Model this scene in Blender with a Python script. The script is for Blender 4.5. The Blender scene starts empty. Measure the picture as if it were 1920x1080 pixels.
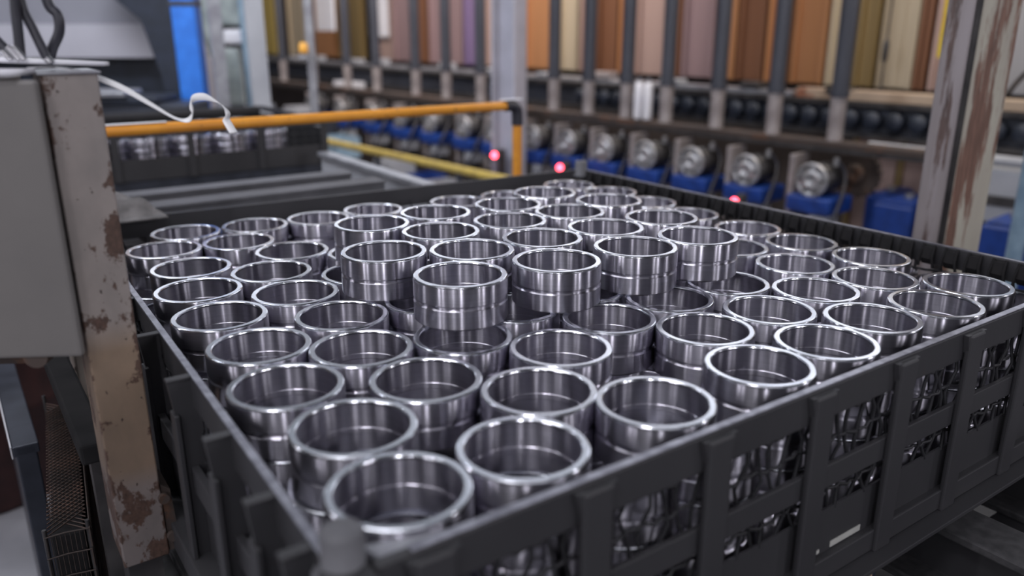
import bpy, bmesh, math, random
from mathutils import Vector, Matrix
random.seed(7)
SC = bpy.context.scene
COL = SC.collection
PI = math.pi

# ------------------------------------------------------------------ camera
CAM_Z = 1.3317
cam = bpy.data.cameras.new('camera')
cam.sensor_width = 36.0
cam.lens = 1525.36 / 1920 * 36.0
cam.clip_start = 0.05
cam.dof.use_dof = True
cam.dof.focus_distance = 1.20
cam.dof.aperture_fstop = 2.0
cam_o = bpy.data.objects.new('camera', cam)
cam_o.location = (0, 0, CAM_Z)
cam_o.rotation_euler = (math.radians(90 - 17.78), 0, 0)
COL.objects.link(cam_o)
SC.camera = cam_o

# ------------------------------------------------------------------ world, lights, exposure
w = bpy.data.worlds.new('world')
SC.world = w
w.use_nodes = True
w.node_tree.nodes['Background'].inputs['Color'].default_value = (0.62, 0.62, 0.75, 1)
w.node_tree.nodes['Background'].inputs['Strength'].default_value = 0.07

def area(name, loc, target, sx, sy, power, color=(1, 1, 1)):
    l = bpy.data.lights.new(name, 'AREA')
    l.shape = 'RECTANGLE'
    l.size, l.size_y = sx, sy
    l.energy = power
    l.color = color
    o = bpy.data.objects.new(name, l)
    o.location = loc
    d = Vector(target) - Vector(loc)
    o.rotation_euler = d.to_track_quat('-Z', 'Y').to_euler()
    COL.objects.link(o)
    return o

COOL = (0.86, 0.90, 1.0)
# unseen light added far left, whitens the left ring rims
area('left_rim_fill', (-4.7, 9.3, 3.48), (-0.4, 1.4, 0.95), 5.0, 0.85, 34, COOL)
# unseen light bands added above the cladding panels, brightening the back ring rims
def on_line(sv, o, z):
    return (1.415 - 0.643 * sv + 0.766 * o, 3.6 + 0.766 * sv + 0.643 * o, z)
area('back_rim_fill', on_line(3.3, 0.52, 2.38), on_line(3.3, -3, 2.0), 9.6, 0.95, 66, COOL)
area('back_rim_fill', on_line(3.3, 0.52, 3.75), on_line(3.3, -3, 2.6), 9.6, 1.5, 20, COOL)
# slanting fill added for the front rims, then streak, dot and overhead lights
area('front_rim_fill', (-0.2, 4.3, 3.55), (0.0, 1.0, 0.95), 6.0, 1.5, 13, (0.84, 0.90, 1.0))
for deg, p in ((4, 21), (-38, 11), (-47, 16), (46, 11), (57, 18), (-90, 11), (86, 14), (-14, 6)):
    f = math.radians(deg)
    area('tall_lamp', (4.0 * math.sin(f), 1.2 - 4.0 * math.cos(f), 2.1), (0, 1.2, 0.95), 0.06, 1.3, p, (0.95, 0.93, 1.0))
for x in (-1.15, -0.85, -0.60):
    area('spot_lamp', (x, -1.2, 3.5), (-0.2, 1.0, 0.95), 0.10, 0.10, 7, (0.95, 0.94, 1.0))
area('overhead_fill', (-1.2, 0.9, 3.8), (-1.0, 1.6, 0.9), 2.4, 0.6, 36, (0.95, 0.95, 1.0))
area('overhead_fill', (0.0, -1.6, 3.3), (0.0, 1.2, 0.95), 4.5, 1.0, 15, (0.93, 0.92, 1.0))  # broad fill added behind the camera, lifts ring walls and crate front
# warm work lamps on the furnace line
area('furnace_lamp', (1.9, 3.0, 2.9), (1.9, 4.6, 1.2), 2.4, 0.3, 38, (1.0, 0.87, 0.72))
area('furnace_lamp', (-1.1, 5.2, 3.0), (-0.6, 7.4, 1.2), 4.0, 0.4, 130, (1.0, 0.88, 0.80))
area('hood_fill', (-1.9, 2.4, 3.0), (-2.0, 4.1, 1.2), 1.6, 0.4, 55, COOL)  # added unseen light, brightens the hooded machine

SC.view_settings.view_transform = 'Standard'
SC.view_settings.look = 'None'
SC.view_settings.gamma = 1
SC.view_settings.use_curve_mapping = False
SC.view_settings.exposure = 0.0
SC.cycles.use_denoising = True
SC.cycles.sample_clamp_indirect = 3.0
SC.cycles.max_bounces = 8
SC.cycles.glossy_bounces = 5
SC.cycles.diffuse_bounces = 3
SC.cycles.caustics_refractive = False
SC.cycles.blur_glossy = 0.4

# ------------------------------------------------------------------ materials
def nodes(m):
    m.use_nodes = True
    nt = m.node_tree
    return nt, nt.nodes['Principled BSDF']

def mat(name, c1, c2=None, rough=0.55, metal=0.0, scale=18.0, bump=0.0, stretch=(1, 1, 1), emit=None, spec=0.5):
    m = bpy.data.materials.new(name)
    nt, b = nodes(m)
    b.inputs['Roughness'].default_value = rough
    b.inputs['Metallic'].default_value = metal
    b.inputs['Specular IOR Level'].default_value = spec
    if c2 is None:
        c2 = tuple(c * 0.72 for c in c1)
    tc = nt.nodes.new('ShaderNodeTexCoord')
    mp = nt.nodes.new('ShaderNodeMapping')
    mp.inputs['Scale'].default_value = stretch
    n = nt.nodes.new('ShaderNodeTexNoise')
    n.inputs['Scale'].default_value = scale
    n.inputs['Detail'].default_value = 6
    r = nt.nodes.new('ShaderNodeValToRGB')
    r.color_ramp.elements[0].position = 0.35
    r.color_ramp.elements[1].position = 0.68
    r.color_ramp.elements[0].color = (*c2, 1)
    r.color_ramp.elements[1].color = (*c1, 1)
    L = nt.links.new
    L(tc.outputs['Object'], mp.inputs['Vector'])
    L(mp.outputs['Vector'], n.inputs['Vector'])
    L(n.outputs['Fac'], r.inputs['Fac'])
    L(r.outputs['Color'], b.inputs['Base Color'])
    if bump:
        bp = nt.nodes.new('ShaderNodeBump')
        bp.inputs['Strength'].default_value = bump
        bp.inputs['Distance'].default_value = 0.002
        L(n.outputs['Fac'], bp.inputs['Height'])
        L(bp.outputs['Normal'], b.inputs['Normal'])
    if emit:
        b.inputs['Emission Color'].default_value = (*emit[0], 1)
        b.inputs['Emission Strength'].default_value = emit[1]
    return m

def rusty(name, base, base2, rust, amount=0.58, scale=9.0, stretch=(1, 1, 0.5), rough=0.6, speck=True):
    """old paint with flaked rust patches and dark specks"""
    m = bpy.data.materials.new(name)
    nt, b = nodes(m)
    L = nt.links.new
    tc = nt.nodes.new('ShaderNodeTexCoord')
    mp = nt.nodes.new('ShaderNodeMapping')
    mp.inputs['Scale'].default_value = stretch
    L(tc.outputs['Object'], mp.inputs['Vector'])
    def noise(s, d=8, ro=0.6):
        n = nt.nodes.new('ShaderNodeTexNoise')
        n.inputs['Scale'].default_value = s
        n.inputs['Detail'].default_value = d
        n.inputs['Roughness'].default_value = ro
        L(mp.outputs['Vector'], n.inputs['Vector'])
        return n
    n1, n2, n3 = noise(scale * 0.6, 4), noise(scale, 10, 0.68), noise(scale * 7, 4)
    def ramp(n, p0, p1, c0, c1):
        r = nt.nodes.new('ShaderNodeValToRGB')
        r.color_ramp.elements[0].position = p0
        r.color_ramp.elements[1].position = p1
        r.color_ramp.elements[0].color = (*c0, 1)
        r.color_ramp.elements[1].color = (*c1, 1)
        L(n.outputs['Fac'], r.inputs['Fac'])
        return r
    paint = ramp(n1, 0.35, 0.65, base2, base)
    rcol = ramp(n3, 0.3, 0.7, tuple(c * 0.45 for c in rust), rust)
    mask = ramp(n2, amount, amount + 0.035, (0, 0, 0), (1, 1, 1))
    mx = nt.nodes.new('ShaderNodeMixRGB')
    L(mask.outputs['Color'], mx.inputs['Fac'])
    L(paint.outputs['Color'], mx.inputs['Color1'])
    L(rcol.outputs['Color'], mx.inputs['Color2'])
    out = mx
    if speck:
        sm = ramp(noise(scale * 4.2, 3), 0.68, 0.70, (0, 0, 0), (1, 1, 1))
        m2 = nt.nodes.new('ShaderNodeMixRGB')
        m2.inputs['Color2'].default_value = (0.035, 0.022, 0.018, 1)
        L(sm.outputs['Color'], m2.inputs['Fac'])
        L(mx.outputs['Color'], m2.inputs['Color1'])
        out = m2
    L(out.outputs['Color'], b.inputs['Base Color'])
    b.inputs['Roughness'].default_value = rough
    bp = nt.nodes.new('ShaderNodeBump')
    bp.inputs['Strength'].default_value = 0.35
    bp.inputs['Distance'].default_value = 0.002
    L(n2.outputs['Fac'], bp.inputs['Height'])
    L(bp.outputs['Normal'], b.inputs['Normal'])
    return m

def turned_steel(name, col, rough, aniso):
    """machined steel: turning marks run round the ring axis"""
    m = bpy.data.materials.new(name)
    nt, b = nodes(m)
    L = nt.links.new
    b.inputs['Metallic'].default_value = 1.0
    b.inputs['Roughness'].default_value = rough
    b.inputs['Anisotropic'].default_value = aniso
    b.inputs['Anisotropic Rotation'].default_value = 0.25
    tg = nt.nodes.new('ShaderNodeTangent')
    tg.direction_type = 'RADIAL'
    tg.axis = 'Z'
    L(tg.outputs['Tangent'], b.inputs['Tangent'])
    oi = nt.nodes.new('ShaderNodeObjectInfo')
    tc = nt.nodes.new('ShaderNodeTexCoord')
    mp = nt.nodes.new('ShaderNodeMapping')
    mp.inputs['Scale'].default_value = (6, 6, 420)
    n = nt.nodes.new('ShaderNodeTexNoise')
    n.inputs['Scale'].default_value = 1.0
    n.inputs['Detail'].default_value = 3
    L(tc.outputs['Object'], mp.inputs['Vector'])
    L(mp.outputs['Vector'], n.inputs['Vector'])
    mr = nt.nodes.new('ShaderNodeMapRange')
    mr.inputs['To Min'].default_value = 0.80
    mr.inputs['To Max'].default_value = 1.12
    L(n.outputs['Fac'], mr.inputs['Value'])
    m2 = nt.nodes.new('ShaderNodeMapRange')
    m2.inputs['To Min'].default_value = 0.88
    m2.inputs['To Max'].default_value = 1.06
    L(oi.outputs['Random'], m2.inputs['Value'])
    mu = nt.nodes.new('ShaderNodeMath')
    mu.operation = 'MULTIPLY'
    L(mr.outputs['Result'], mu.inputs[0])
    L(m2.outputs['Result'], mu.inputs[1])
    vm = nt.nodes.new('ShaderNodeVectorMath')
    vm.operation = 'SCALE'
    vm.inputs[0].default_value = col
    L(mu.outputs['Value'], vm.inputs['Scale'])
    L(vm.outputs['Vector'], b.inputs['Base Color'])
    return m

M = {}
M['ring_wall'] = turned_steel('ring_wall', (0.56, 0.545, 0.615), 0.28, 1.0)
M['ring_rim'] = turned_steel('ring_rim', (0.72, 0.74, 0.80), 0.20, 0.3)
M['crate'] = rusty('crate_paint', (0.038, 0.0375, 0.041), (0.029, 0.0285, 0.032), (0.062, 0.040, 0.035), 0.66, 7, rough=0.5, speck=False)
M['crate_edge'] = mat('worn_edge', (0.46, 0.46, 0.52), (0.24, 0.24, 0.28), 0.38, 0.85, 60)
M['crate_in'] = mat('crate_inside', (0.022, 0.021, 0.022), (0.015, 0.015, 0.016), 0.9, spec=0.15)
M['wire'] = mat('crate_wire', (0.035, 0.035, 0.04), (0.02, 0.02, 0.022), 0.5, 0.4)
M['beige_plain'] = rusty('old_beige_paint', (0.36, 0.315, 0.275), (0.27, 0.235, 0.215), (0.13, 0.062, 0.035), 0.615, 9, (1, 1, 0.6), 0.55)
def post_paint():
    """beige post: greyer above, tan below, rust at its foot, its edges and two flaked patches"""
    m = rusty('post_paint', (0.31, 0.275, 0.255), (0.235, 0.213, 0.20), (0.105, 0.060, 0.044), 0.60, 26, (1, 1, 0.7), 0.55)
    nt = m.node_tree; L = nt.links.new
    tc = [n for n in nt.nodes if n.type == 'TEX_COORD'][0]
    sp = nt.nodes.new('ShaderNodeSeparateXYZ'); L(tc.outputs['Object'], sp.inputs['Vector'])
    def ramp_of(src, lo, hi, stops, col=False):
        mr = nt.nodes.new('ShaderNodeMapRange')
        mr.inputs['From Min'].default_value = lo; mr.inputs['From Max'].default_value = hi
        L(src, mr.inputs['Value'])
        r = nt.nodes.new('ShaderNodeValToRGB')
        while len(r.color_ramp.elements) < len(stops): r.color_ramp.elements.new(0.5)
        for e, (p, v) in zip(r.color_ramp.elements, stops):
            e.position = (p - lo) / (hi - lo)
            e.color = (*v, 1) if col else (v, v, v, 1)
        L(mr.outputs['Result'], r.inputs['Fac'])
        return r.outputs['Color']
    bz = ramp_of(sp.outputs['Z'], 0.66, 1.29, [(0.662, 0.16), (0.685, 0.10), (0.70, 0.02), (0.725, 0.12), (0.765, 0.10), (0.79, 0.0), (0.965, 0.0), (0.99, 0.06), (1.01, 0.03), (1.06, 0.045), (1.11, 0.045), (1.13, 0.0), (1.285, 0.0)])
    bx = ramp_of(sp.outputs['X'], -0.03, 0.03, [(-0.029, 0.10), (-0.023, 0.0), (0.0, -0.02), (0.014, 0.02), (0.0275, 0.09)])
    ad = nt.nodes.new('ShaderNodeMath'); ad.operation = 'ADD'; L(bz, ad.inputs[0]); L(bx, ad.inputs[1])
    mask = [n for n in nt.nodes if n.type == 'VALTORGB' and abs(n.color_ramp.elements[0].position - 0.60) < 1e-3][0]
    src = mask.inputs['Fac'].links[0].from_socket
    a2 = nt.nodes.new('ShaderNodeMath'); a2.operation = 'ADD'; L(src, a2.inputs[0]); L(ad.outputs['Value'], a2.inputs[1]); L(a2.outputs['Value'], mask.inputs['Fac'])
    tone = ramp_of(sp.outputs['Z'], 0.66, 1.29, [(0.665, (0.62, 0.60, 0.62)), (0.77, (0.66, 0.62, 0.62)), (0.80, (0.72, 0.58, 0.45)), (0.96, (0.80, 0.64, 0.48)), (1.0, (0.92, 0.90, 0.89)), (1.285, (0.95, 0.94, 0.95))], True)
    mx = [n for n in nt.nodes if n.type == 'MIX_RGB' and n.inputs['Color1'].links and n.inputs['Color1'].links[0].from_node.type == 'VALTORGB'][0]
    pl = mx.inputs['Color1'].links[0].from_socket
    mu = nt.nodes.new('ShaderNodeMixRGB'); mu.blend_type = 'MULTIPLY'; mu.inputs['Fac'].default_value = 1
    L(pl, mu.inputs['Color1']); L(tone, mu.inputs['Color2']); L(mu.outputs['Color'], mx.inputs['Color1'])
    return m
M['beige'] = post_paint()
M['beige_flat'] = rusty('cabinet_paint', (0.165, 0.155, 0.148), (0.145, 0.137, 0.132), (0.16, 0.12, 0.10), 0.72, 8, (1, 1, 1), 0.5, speck=False)
M['column'] = rusty('rusted_column', (0.38, 0.36, 0.30), (0.27, 0.235, 0.20), (0.20, 0.105, 0.075), 0.50, 34, (1, 1, 0.05), 0.6, speck=False)
M['column_grey'] = rusty('rusted_column_grey', (0.30, 0.27, 0.28), (0.21, 0.185, 0.185), (0.13, 0.085, 0.075), 0.55, 30, (1, 1, 0.08), 0.5, speck=False)
M['white'] = mat('white_plastic', (0.78, 0.78, 0.82), (0.70, 0.70, 0.76), 0.4)
M['strap'] = mat('clear_strap', (0.90, 0.90, 0.92), (0.84, 0.84, 0.85), 0.3)
M['black'] = mat('black_rubber', (0.030, 0.030, 0.042), (0.022, 0.022, 0.03), 0.4)
M['chrome'] = mat('chrome', (0.75, 0.75, 0.78), (0.6, 0.6, 0.62), 0.18, 1.0)
M['orange'] = rusty('orange_rail_paint', (0.80, 0.34, 0.035), (0.66, 0.26, 0.03), (0.30, 0.10, 0.03), 0.68, 16, (1, 1, 1), 0.4)
M['yellow'] = mat('yellow_paint', (0.62, 0.46, 0.10), (0.45, 0.33, 0.08), 0.5)
M['yellow_sign'] = mat('yellow_strip', (0.75, 0.55, 0.02), (0.62, 0.40, 0.02), 0.5)
M['grey'] = mat('grey_steel', (0.14, 0.14, 0.155), (0.10, 0.10, 0.11), 0.6, 0.0, 12)
M['grey_top'] = mat('worn_rail_top', (0.42, 0.43, 0.46), (0.28, 0.28, 0.31), 0.35, 0.5, 22)
M['pale'] = mat('pale_grey_paint', (0.42, 0.43, 0.46), (0.34, 0.35, 0.38), 0.5, 0, 6)
M['light_col'] = mat('light_grey_column', (0.52, 0.52, 0.60), (0.40, 0.40, 0.46), 0.45, 0, 5)
M['hood'] = mat('hood_paint', (0.42, 0.41, 0.45), (0.37, 0.36, 0.40), 0.5, 0, 3)
M['hood_dark'] = mat('hood_upper_paint', (0.23, 0.23, 0.26), (0.20, 0.20, 0.23), 0.5, 0, 3)
M['navy'] = mat('navy_black', (0.022, 0.028, 0.045), (0.015, 0.02, 0.03), 0.4)
M['slate'] = mat('slate_paint', (0.050, 0.056, 0.075), (0.03, 0.034, 0.046), 0.4, 0.2)
M['blue'] = mat('bright_blue_paint', (0.03, 0.20, 0.72), (0.02, 0.15, 0.58), 0.4)
M['deep_blue'] = mat('deep_blue_paint', (0.010, 0.050, 0.27), (0.006, 0.03, 0.17), 0.45)
M['sky'] = mat('pale_blue_paint', (0.30, 0.42, 0.52), (0.2, 0.3, 0.4), 0.4)
M['teal'] = mat('pale_teal_paint', (0.42, 0.47, 0.46), (0.22, 0.26, 0.26), 0.5, 0, 9)
M['silver'] = mat('cast_silver', (0.52, 0.52, 0.54), (0.30, 0.30, 0.31), 0.38, 0.7, 25)
M['iron'] = mat('oily_iron', (0.09, 0.085, 0.085), (0.04, 0.038, 0.04), 0.4, 0.4, 14)
M['rust'] = rusty('rust_brown', (0.065, 0.046, 0.038), (0.04, 0.03, 0.027), (0.12, 0.062, 0.038), 0.55, 6, (1, 1, 1), 0.7, speck=False)
M['rust_wire'] = mat('rusty_wire', (0.11, 0.065, 0.05), (0.05, 0.035, 0.03), 0.6, 0.2, 30)
M['rail_orange'] = rusty('primer_beige', (0.44, 0.34, 0.25), (0.36, 0.26, 0.19), (0.40, 0.16, 0.09), 0.60, 4, (1, 1, 1), 0.6, speck=False)
M['pipe'] = mat('pipe_paint', (0.075, 0.08, 0.10), (0.045, 0.048, 0.062), 0.38, 0.3, 10, 0, (1, 1, 0.3))
M['sleeve'] = mat('pipe_sleeve', (0.42, 0.38, 0.38), (0.26, 0.23, 0.23), 0.45, 0.3, 14)
M['redbin'] = mat('red_brown_drum', (0.050, 0.016, 0.015), (0.03, 0.010, 0.010), 0.6)
M['cloth'] = mat('grey_cloth', (0.17, 0.16, 0.16), (0.09, 0.086, 0.086), 0.9, 0, 30, 0.4)
M['floor'] = mat('concrete', (0.30, 0.30, 0.33), (0.20, 0.20, 0.22), 0.7, 0, 3)
M['dark_wall'] = mat('dark_wall', (0.07, 0.055, 0.05), (0.045, 0.035, 0.032), 0.7, 0, 2)
M['roof'] = mat('dark_roof', (0.11, 0.11, 0.125), (0.08, 0.08, 0.092), 0.8, 0, 2)
M['red_lamp'] = mat('red_lamp', (0.8, 0.05, 0.06), None, 0.4, emit=((1.0, 0.06, 0.10), 14))
M['amber_lamp'] = mat('amber_lamp', (0.7, 0.36, 0.05), None, 0.4, emit=((1.0, 0.45, 0.08), 0.25))
M['paper'] = mat('paper', (0.50, 0.50, 0.47), None, 0.7)
M['beam_top'] = mat('spattered_beam', (0.085, 0.083, 0.088), (0.05, 0.05, 0.053), 0.6, 0.2, 60, 0.5)

# ------------------------------------------------------------------ mesh helpers
class MB:
    def __init__(s):
        s.v, s.f, s.m, s.sm = [], [], [], []
    def add(s, verts, faces, mi=0, smooth=False):
        k = len(s.v)
        s.v += [tuple(p) for p in verts]
        for f in faces:
            s.f.append(tuple(i + k for i in f)); s.m.append(mi); s.sm.append(smooth)
        return s
    def box(s, lo, hi, bev=0.0, mi=0, M4=None):
        (x0, y0, z0), (x1, y1, z1) = lo, hi
        if bev <= 0:
            vs = [(x, y, z) for z in (z0, z1) for x, y in ((x0, y0), (x1, y0), (x1, y1), (x0, y1))]
            fs = [(3, 2, 1, 0), (4, 5, 6, 7), (0, 1, 5, 4), (1, 2, 6, 5), (2, 3, 7, 6), (3, 0, 4, 7)]
        else:
            bm = bmesh.new()
            bmesh.ops.create_cube(bm, size=1)
            for q in bm.verts:
                q.co = Vector(((x0 + x1) / 2 + q.co.x * (x1 - x0), (y0 + y1) / 2 + q.co.y * (y1 - y0), (z0 + z1) / 2 + q.co.z * (z1 - z0)))
            bmesh.ops.bevel(bm, geom=bm.edges[:], offset=bev, segments=2, affect='EDGES', profile=0.5)
            bm.verts.index_update()
            vs = [q.co.copy() for q in bm.verts]
            fs = [tuple(q.index for q in f.verts) for f in bm.faces]
            bm.free()
        if M4 is not None:
            vs = [M4 @ Vector(p) for p in vs]
        return s.add(vs, fs, mi)
    def tube(s, pts, r, n=12, mi=0, caps=True):
        pts = [Vector(p) for p in pts]
        rr = r if isinstance(r, (list, tuple)) else [r] * len(pts)
        vs, fs = [], []
        up = None
        for i, p in enumerate(pts):
            t = (pts[min(i + 1, len(pts) - 1)] - pts[max(i - 1, 0)]).normalized()
            if up is None:
                up = Vector((0, 0, 1)) if abs(t.z) < 0.9 else Vector((1, 0, 0))
            u = (up - t * up.dot(t)).normalized()
            up = u
            q = t.cross(u)
            for k in range(n):
                a = 2 * PI * k / n
                vs.append(p + (u * math.cos(a) + q * math.sin(a)) * rr[i])
        for i in range(len(pts) - 1):
            for k in range(n):
                a, b = i * n + k, i * n + (k + 1) % n
                fs.append((a, b, b + n, a + n))
        s.add(vs, fs, mi, True)
        if caps:
            s.add(vs[:n], [tuple(reversed(range(n)))], mi)
            s.add(vs[-n:], [tuple(range(n))], mi)
        return s
    def lathe(s, prof, n=32, mi=0, M4=None, closed=False, smooth=True, mis=None):
        vs, fs, ms = [], [], []
        k = len(prof)
        for j in range(n):
            a = 2 * PI * j / n
            for (r, z) in prof:
                p = Vector((r * math.cos(a), r * math.sin(a), z))
                vs.append(M4 @ p if M4 is not None else p)
        for j in range(n):
            jn = (j + 1) % n
            for i in range(k if closed else k - 1):
                i2 = (i + 1) % k
                fs.append((j * k + i, jn * k + i, jn * k + i2, j * k + i2))
                ms.append(mis[i] if mis else mi)
        base = len(s.v)
        s.v += [tuple(p) for p in vs]
        for f, q in zip(fs, ms):
            s.f.append(tuple(i + base for i in f)); s.m.append(q); s.sm.append(smooth)
        return s
    def prism(s, poly, z0, z1, M4=None, mi=0):
        n = len(poly)
        vs = [(x, y, z0) for x, y in poly] + [(x, y, z1) for x, y in poly]
        fs = [tuple(reversed(range(n))), tuple(range(n, 2 * n))] + [(i, (i + 1) % n, (i + 1) % n + n, i + n) for i in range(n)]
        if M4 is not None:
            vs = [M4 @ Vector(p) for p in vs]
        return s.add(vs, fs, mi)
    def build(s, name, mats, parent=None, loc=None, rz=0.0):
        me = bpy.data.meshes.new(name)
        me.from_pydata(s.v, [], s.f)
        if not isinstance(mats, (list, tuple)):
            mats = [mats]
        for q in mats:
            me.materials.append(q)
        me.polygons.foreach_set('material_index', s.m)
        me.polygons.foreach_set('use_smooth', s.sm)
        me.update()
        o = bpy.data.objects.new(name, me)
        COL.objects.link(o)
        if parent is not None:
            o.parent = parent
        if loc is not None:
            o.location = loc
        if rz:
            o.rotation_euler = (0, 0, rz)
        return o

def sharpen(o, deg):
    """mark creases so turned profiles keep crisp edges under smooth shading"""
    bm = bmesh.new(); bm.from_mesh(o.data)
    for e in bm.edges:
        if len(e.link_faces) == 2 and e.calc_face_angle(0) > math.radians(deg):
            e.smooth = False
    bm.to_mesh(o.data); bm.free()

def tag(o, label, cat, group=None, kind=None):
    if label: o['label'] = label
    if cat: o['category'] = cat
    if group: o['group'] = group
    if kind: o['kind'] = kind
    return o

def thing(name, label, cat, loc=(0, 0, 0), rz=0.0, group=None):
    o = bpy.data.objects.new(name, None)
    o.empty_display_size = 0.1
    COL.objects.link(o)
    o.location = loc
    o.rotation_euler = (0, 0, rz)
    return tag(o, label, cat, group)

def copy_tree(o, loc, rz=None):
    c = o.copy(); COL.objects.link(c)
    c.location = loc
    if rz is not None: c.rotation_euler = (0, 0, rz)
    for ch in [q for q in bpy.data.objects if q.parent == o]:
        d = ch.copy(); COL.objects.link(d); d.parent = c
        for g in [q for q in bpy.data.objects if q.parent == ch]:
            h = g.copy(); COL.objects.link(h); h.parent = d
    return c

def smooth_path(pts, n=6):
    out = []
    P = [Vector(p) for p in pts]
    for i in range(len(P) - 1):
        p0, p1, p2, p3 = P[max(i - 1, 0)], P[i], P[i + 1], P[min(i + 2, len(P) - 1)]
        for k in range(n):
            t = k / n
            out.append(0.5 * ((2 * p1) + (p2 - p0) * t + (2 * p0 - 5 * p1 + 4 * p2 - p3) * t * t + (3 * p1 - p0 - 3 * p2 + p3) * t ** 3))
    out.append(P[-1])
    return out

# frames: the crate stands turned 35.1 degrees, the furnace line runs at -50 degrees
CR = math.atan2(0.575, 0.818)          # local x = along the front rail (b), local y = away (a)
WR = math.atan2(-0.766, 0.643)         # local x = -s along the line, local y = away from the viewer
W0 = (1.415, 3.6, 0.0)
def cw(b, a, z=0.0):
    return (0.818 * b - 0.575 * a, 0.575 * b + 0.818 * a, z)
def ww(s, o, z=0.0):
    return (W0[0] - 0.643 * s + 0.766 * o, W0[1] + 0.766 * s + 0.643 * o, z)

# ------------------------------------------------------------------ the hall
def structure(name, mb, m, loc=None, rz=0.0):
    o = mb.build(name, m, None, loc, rz)
    o['kind'] = 'structure'
    return o
structure('floor', MB().box((-9, -6, -0.1), (9, 13, 0)), M['floor'])
structure('ceiling', MB().box((-9, -6, 5.2), (9, 13, 5.3)), M['roof'])
structure('wall_back', MB().box((-11, 0.80, 0), (4, 0.9, 5.2)), M['dark_wall'], W0, WR)
structure('wall_left', MB().box((-6.1, -6, 0), (-6.0, 13, 5.2)), M['roof'])
structure('wall_front', MB().box((-9, -5.1, 0), (9, -5.0, 5.2)), M['roof'])

# ------------------------------------------------------------------ cladding panels of the furnace (colours from the photo)
C_OR, C_BR, C_MV, C_PU, C_BE, C_OL, C_PK, C_YE = (0.50, 0.24, 0.11), (0.24, 0.11, 0.06), (0.36, 0.25, 0.26), (0.26, 0.19, 0.34), (0.56, 0.47, 0.34), (0.30, 0.21, 0.09), (0.48, 0.34, 0.30), (0.62, 0.46, 0.14)
PANELS = [(6.95, 7.6, C_YE), (6.26, 6.60, C_BE), (5.60, 6.20, C_OR), (5.08, 5.52, C_OL), (4.56, 4.88, C_PK), (4.27, 4.53, C_MV), (4.02, 4.23, C_BR), (3.53, 3.98, C_MV),
          (3.32, 3.50, C_PU), (2.80, 3.28, C_PK), (2.43, 2.77, C_OR), (2.24, 2.41, C_BE), (2.07, 2.21, C_PK), (1.88, 2.05, C_BR), (1.73, 1.86, C_OR), (1.49, 1.71, C_PK), (1.37, 1.47, C_BR), (1.13, 1.35, C_MV),
          (0.98, 1.11, C_OR), (0.80, 0.96, C_BR), (0.64, 0.78, C_OR), (0.44, 0.62, C_OR), (0.29, 0.42, C_BE), (0.17, 0.27, C_OL), (-0.02, 0.15, C_BE), (-0.08, -0.03, C_BR), (-0.30, -0.10, C_PK), (-0.60, -0.32, (0.42, 0.42, 0.44))]
PN = {C_OR: 'orange', C_BR: 'rust brown', C_MV: 'mauve', C_PU: 'purple', C_BE: 'cream', C_OL: 'olive brown', C_PK: 'pinkish beige', C_YE: 'yellow'}
pm = {}
ORD = ['first', 'second', 'third', 'fourth', 'fifth', 'sixth', 'seventh', 'eighth', 'ninth', 'tenth', 'eleventh', 'twelfth', 'thirteenth', 'fourteenth', 'fifteenth', 'sixteenth']
cnt = {}
for s0, s1, c in reversed(PANELS):
    nm = PN.get(c, 'pale grey')
    if c not in pm:
        pm[c] = mat('panel_' + nm.replace(' ', '_'), c, tuple(q * 0.82 for q in c), 0.42, 0.25, 3.0, 0, (6, 1, 0.25))
    cnt[nm] = cnt.get(nm, 0) + 1
    tot = sum(1 for q in PANELS if PN.get(q[2], 'pale grey') == nm)
    lab = 'tall %s cladding panel on the furnace wall' % nm
    if tot > 1: lab += ', %s %s one from the right' % (ORD[cnt[nm] - 1], nm)
    wd = s1 - s0
    p = thing('cladding_panel', lab, 'panel', ww((s0 + s1) / 2, 0.62), WR, 'furnace cladding panels')
    sh = MB().box((-wd / 2, 0, 1.05), (wd / 2, 0.03, 1.80), 0.004).build('sheet', pm[c], p)
    for q in (-1, 1):
        f = MB().box((q * (wd / 2 - 0.010) - 0.009, -0.022, 1.05), (q * (wd / 2 - 0.010) + 0.009, -0.001, 1.80))
        f.build('folded_seam', pm[c], sh)
for i, (s0, s1) in enumerate(((-0.055, 0.16), (-0.24, -0.075))):
    p = thing('lower_panel', 'low pinkish beige panel below the white rail, %s of the two' % ('left' if i == 0 else 'right'), 'panel', ww((s0 + s1) / 2, 0.5), WR, 'lower cladding panels')
    wd = s1 - s0
    MB().box((-wd / 2, 0, 0.3), (wd / 2, 0.03, 0.86), 0.004).build('sheet', pm[C_PK], p)
    MB().box((-wd / 2, -0.025, 0.3), (-wd / 2 + 0.02, -0.001, 0.86)).build('folded_seam', pm[C_OL], p)

# dark transport beam in front of the panels, with its chain rollers and pale top rail
tb = thing('transport_beam', 'long dark roller beam running along the furnace wall', 'beam', ww(0, 0.36), WR)
MB().box((-8.0, -0.03, 0.86), (1.2, 0.09, 0.985), 0.006).build('web', M['slate'], tb)
MB().box((-8.0, -0.07, 0.984), (1.2, 0.10, 1.004)).build('top_flange', M['iron'], tb)
MB().box((-8.0, -0.07, 0.842), (1.2, 0.10, 0.862)).build('bottom_flange', M['iron'], tb)
rol = MB().lathe([(0, -0.03), (0.034, -0.03), (0.040, -0.024), (0.040, 0.024), (0.034, 0.03), (0, 0.03)], 16, M4=Matrix.Rotation(PI / 2, 4, 'X'))
r0 = None
for i in range(26):
    x = 0.75 - i * 0.105
    if r0 is None:
        r0 = rol.build('chain_roller', M['navy'], tb); o = r0
    else:
        o = r0.copy(); COL.objects.link(o)
    o.location = (x, -0.062, 0.925)
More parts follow.
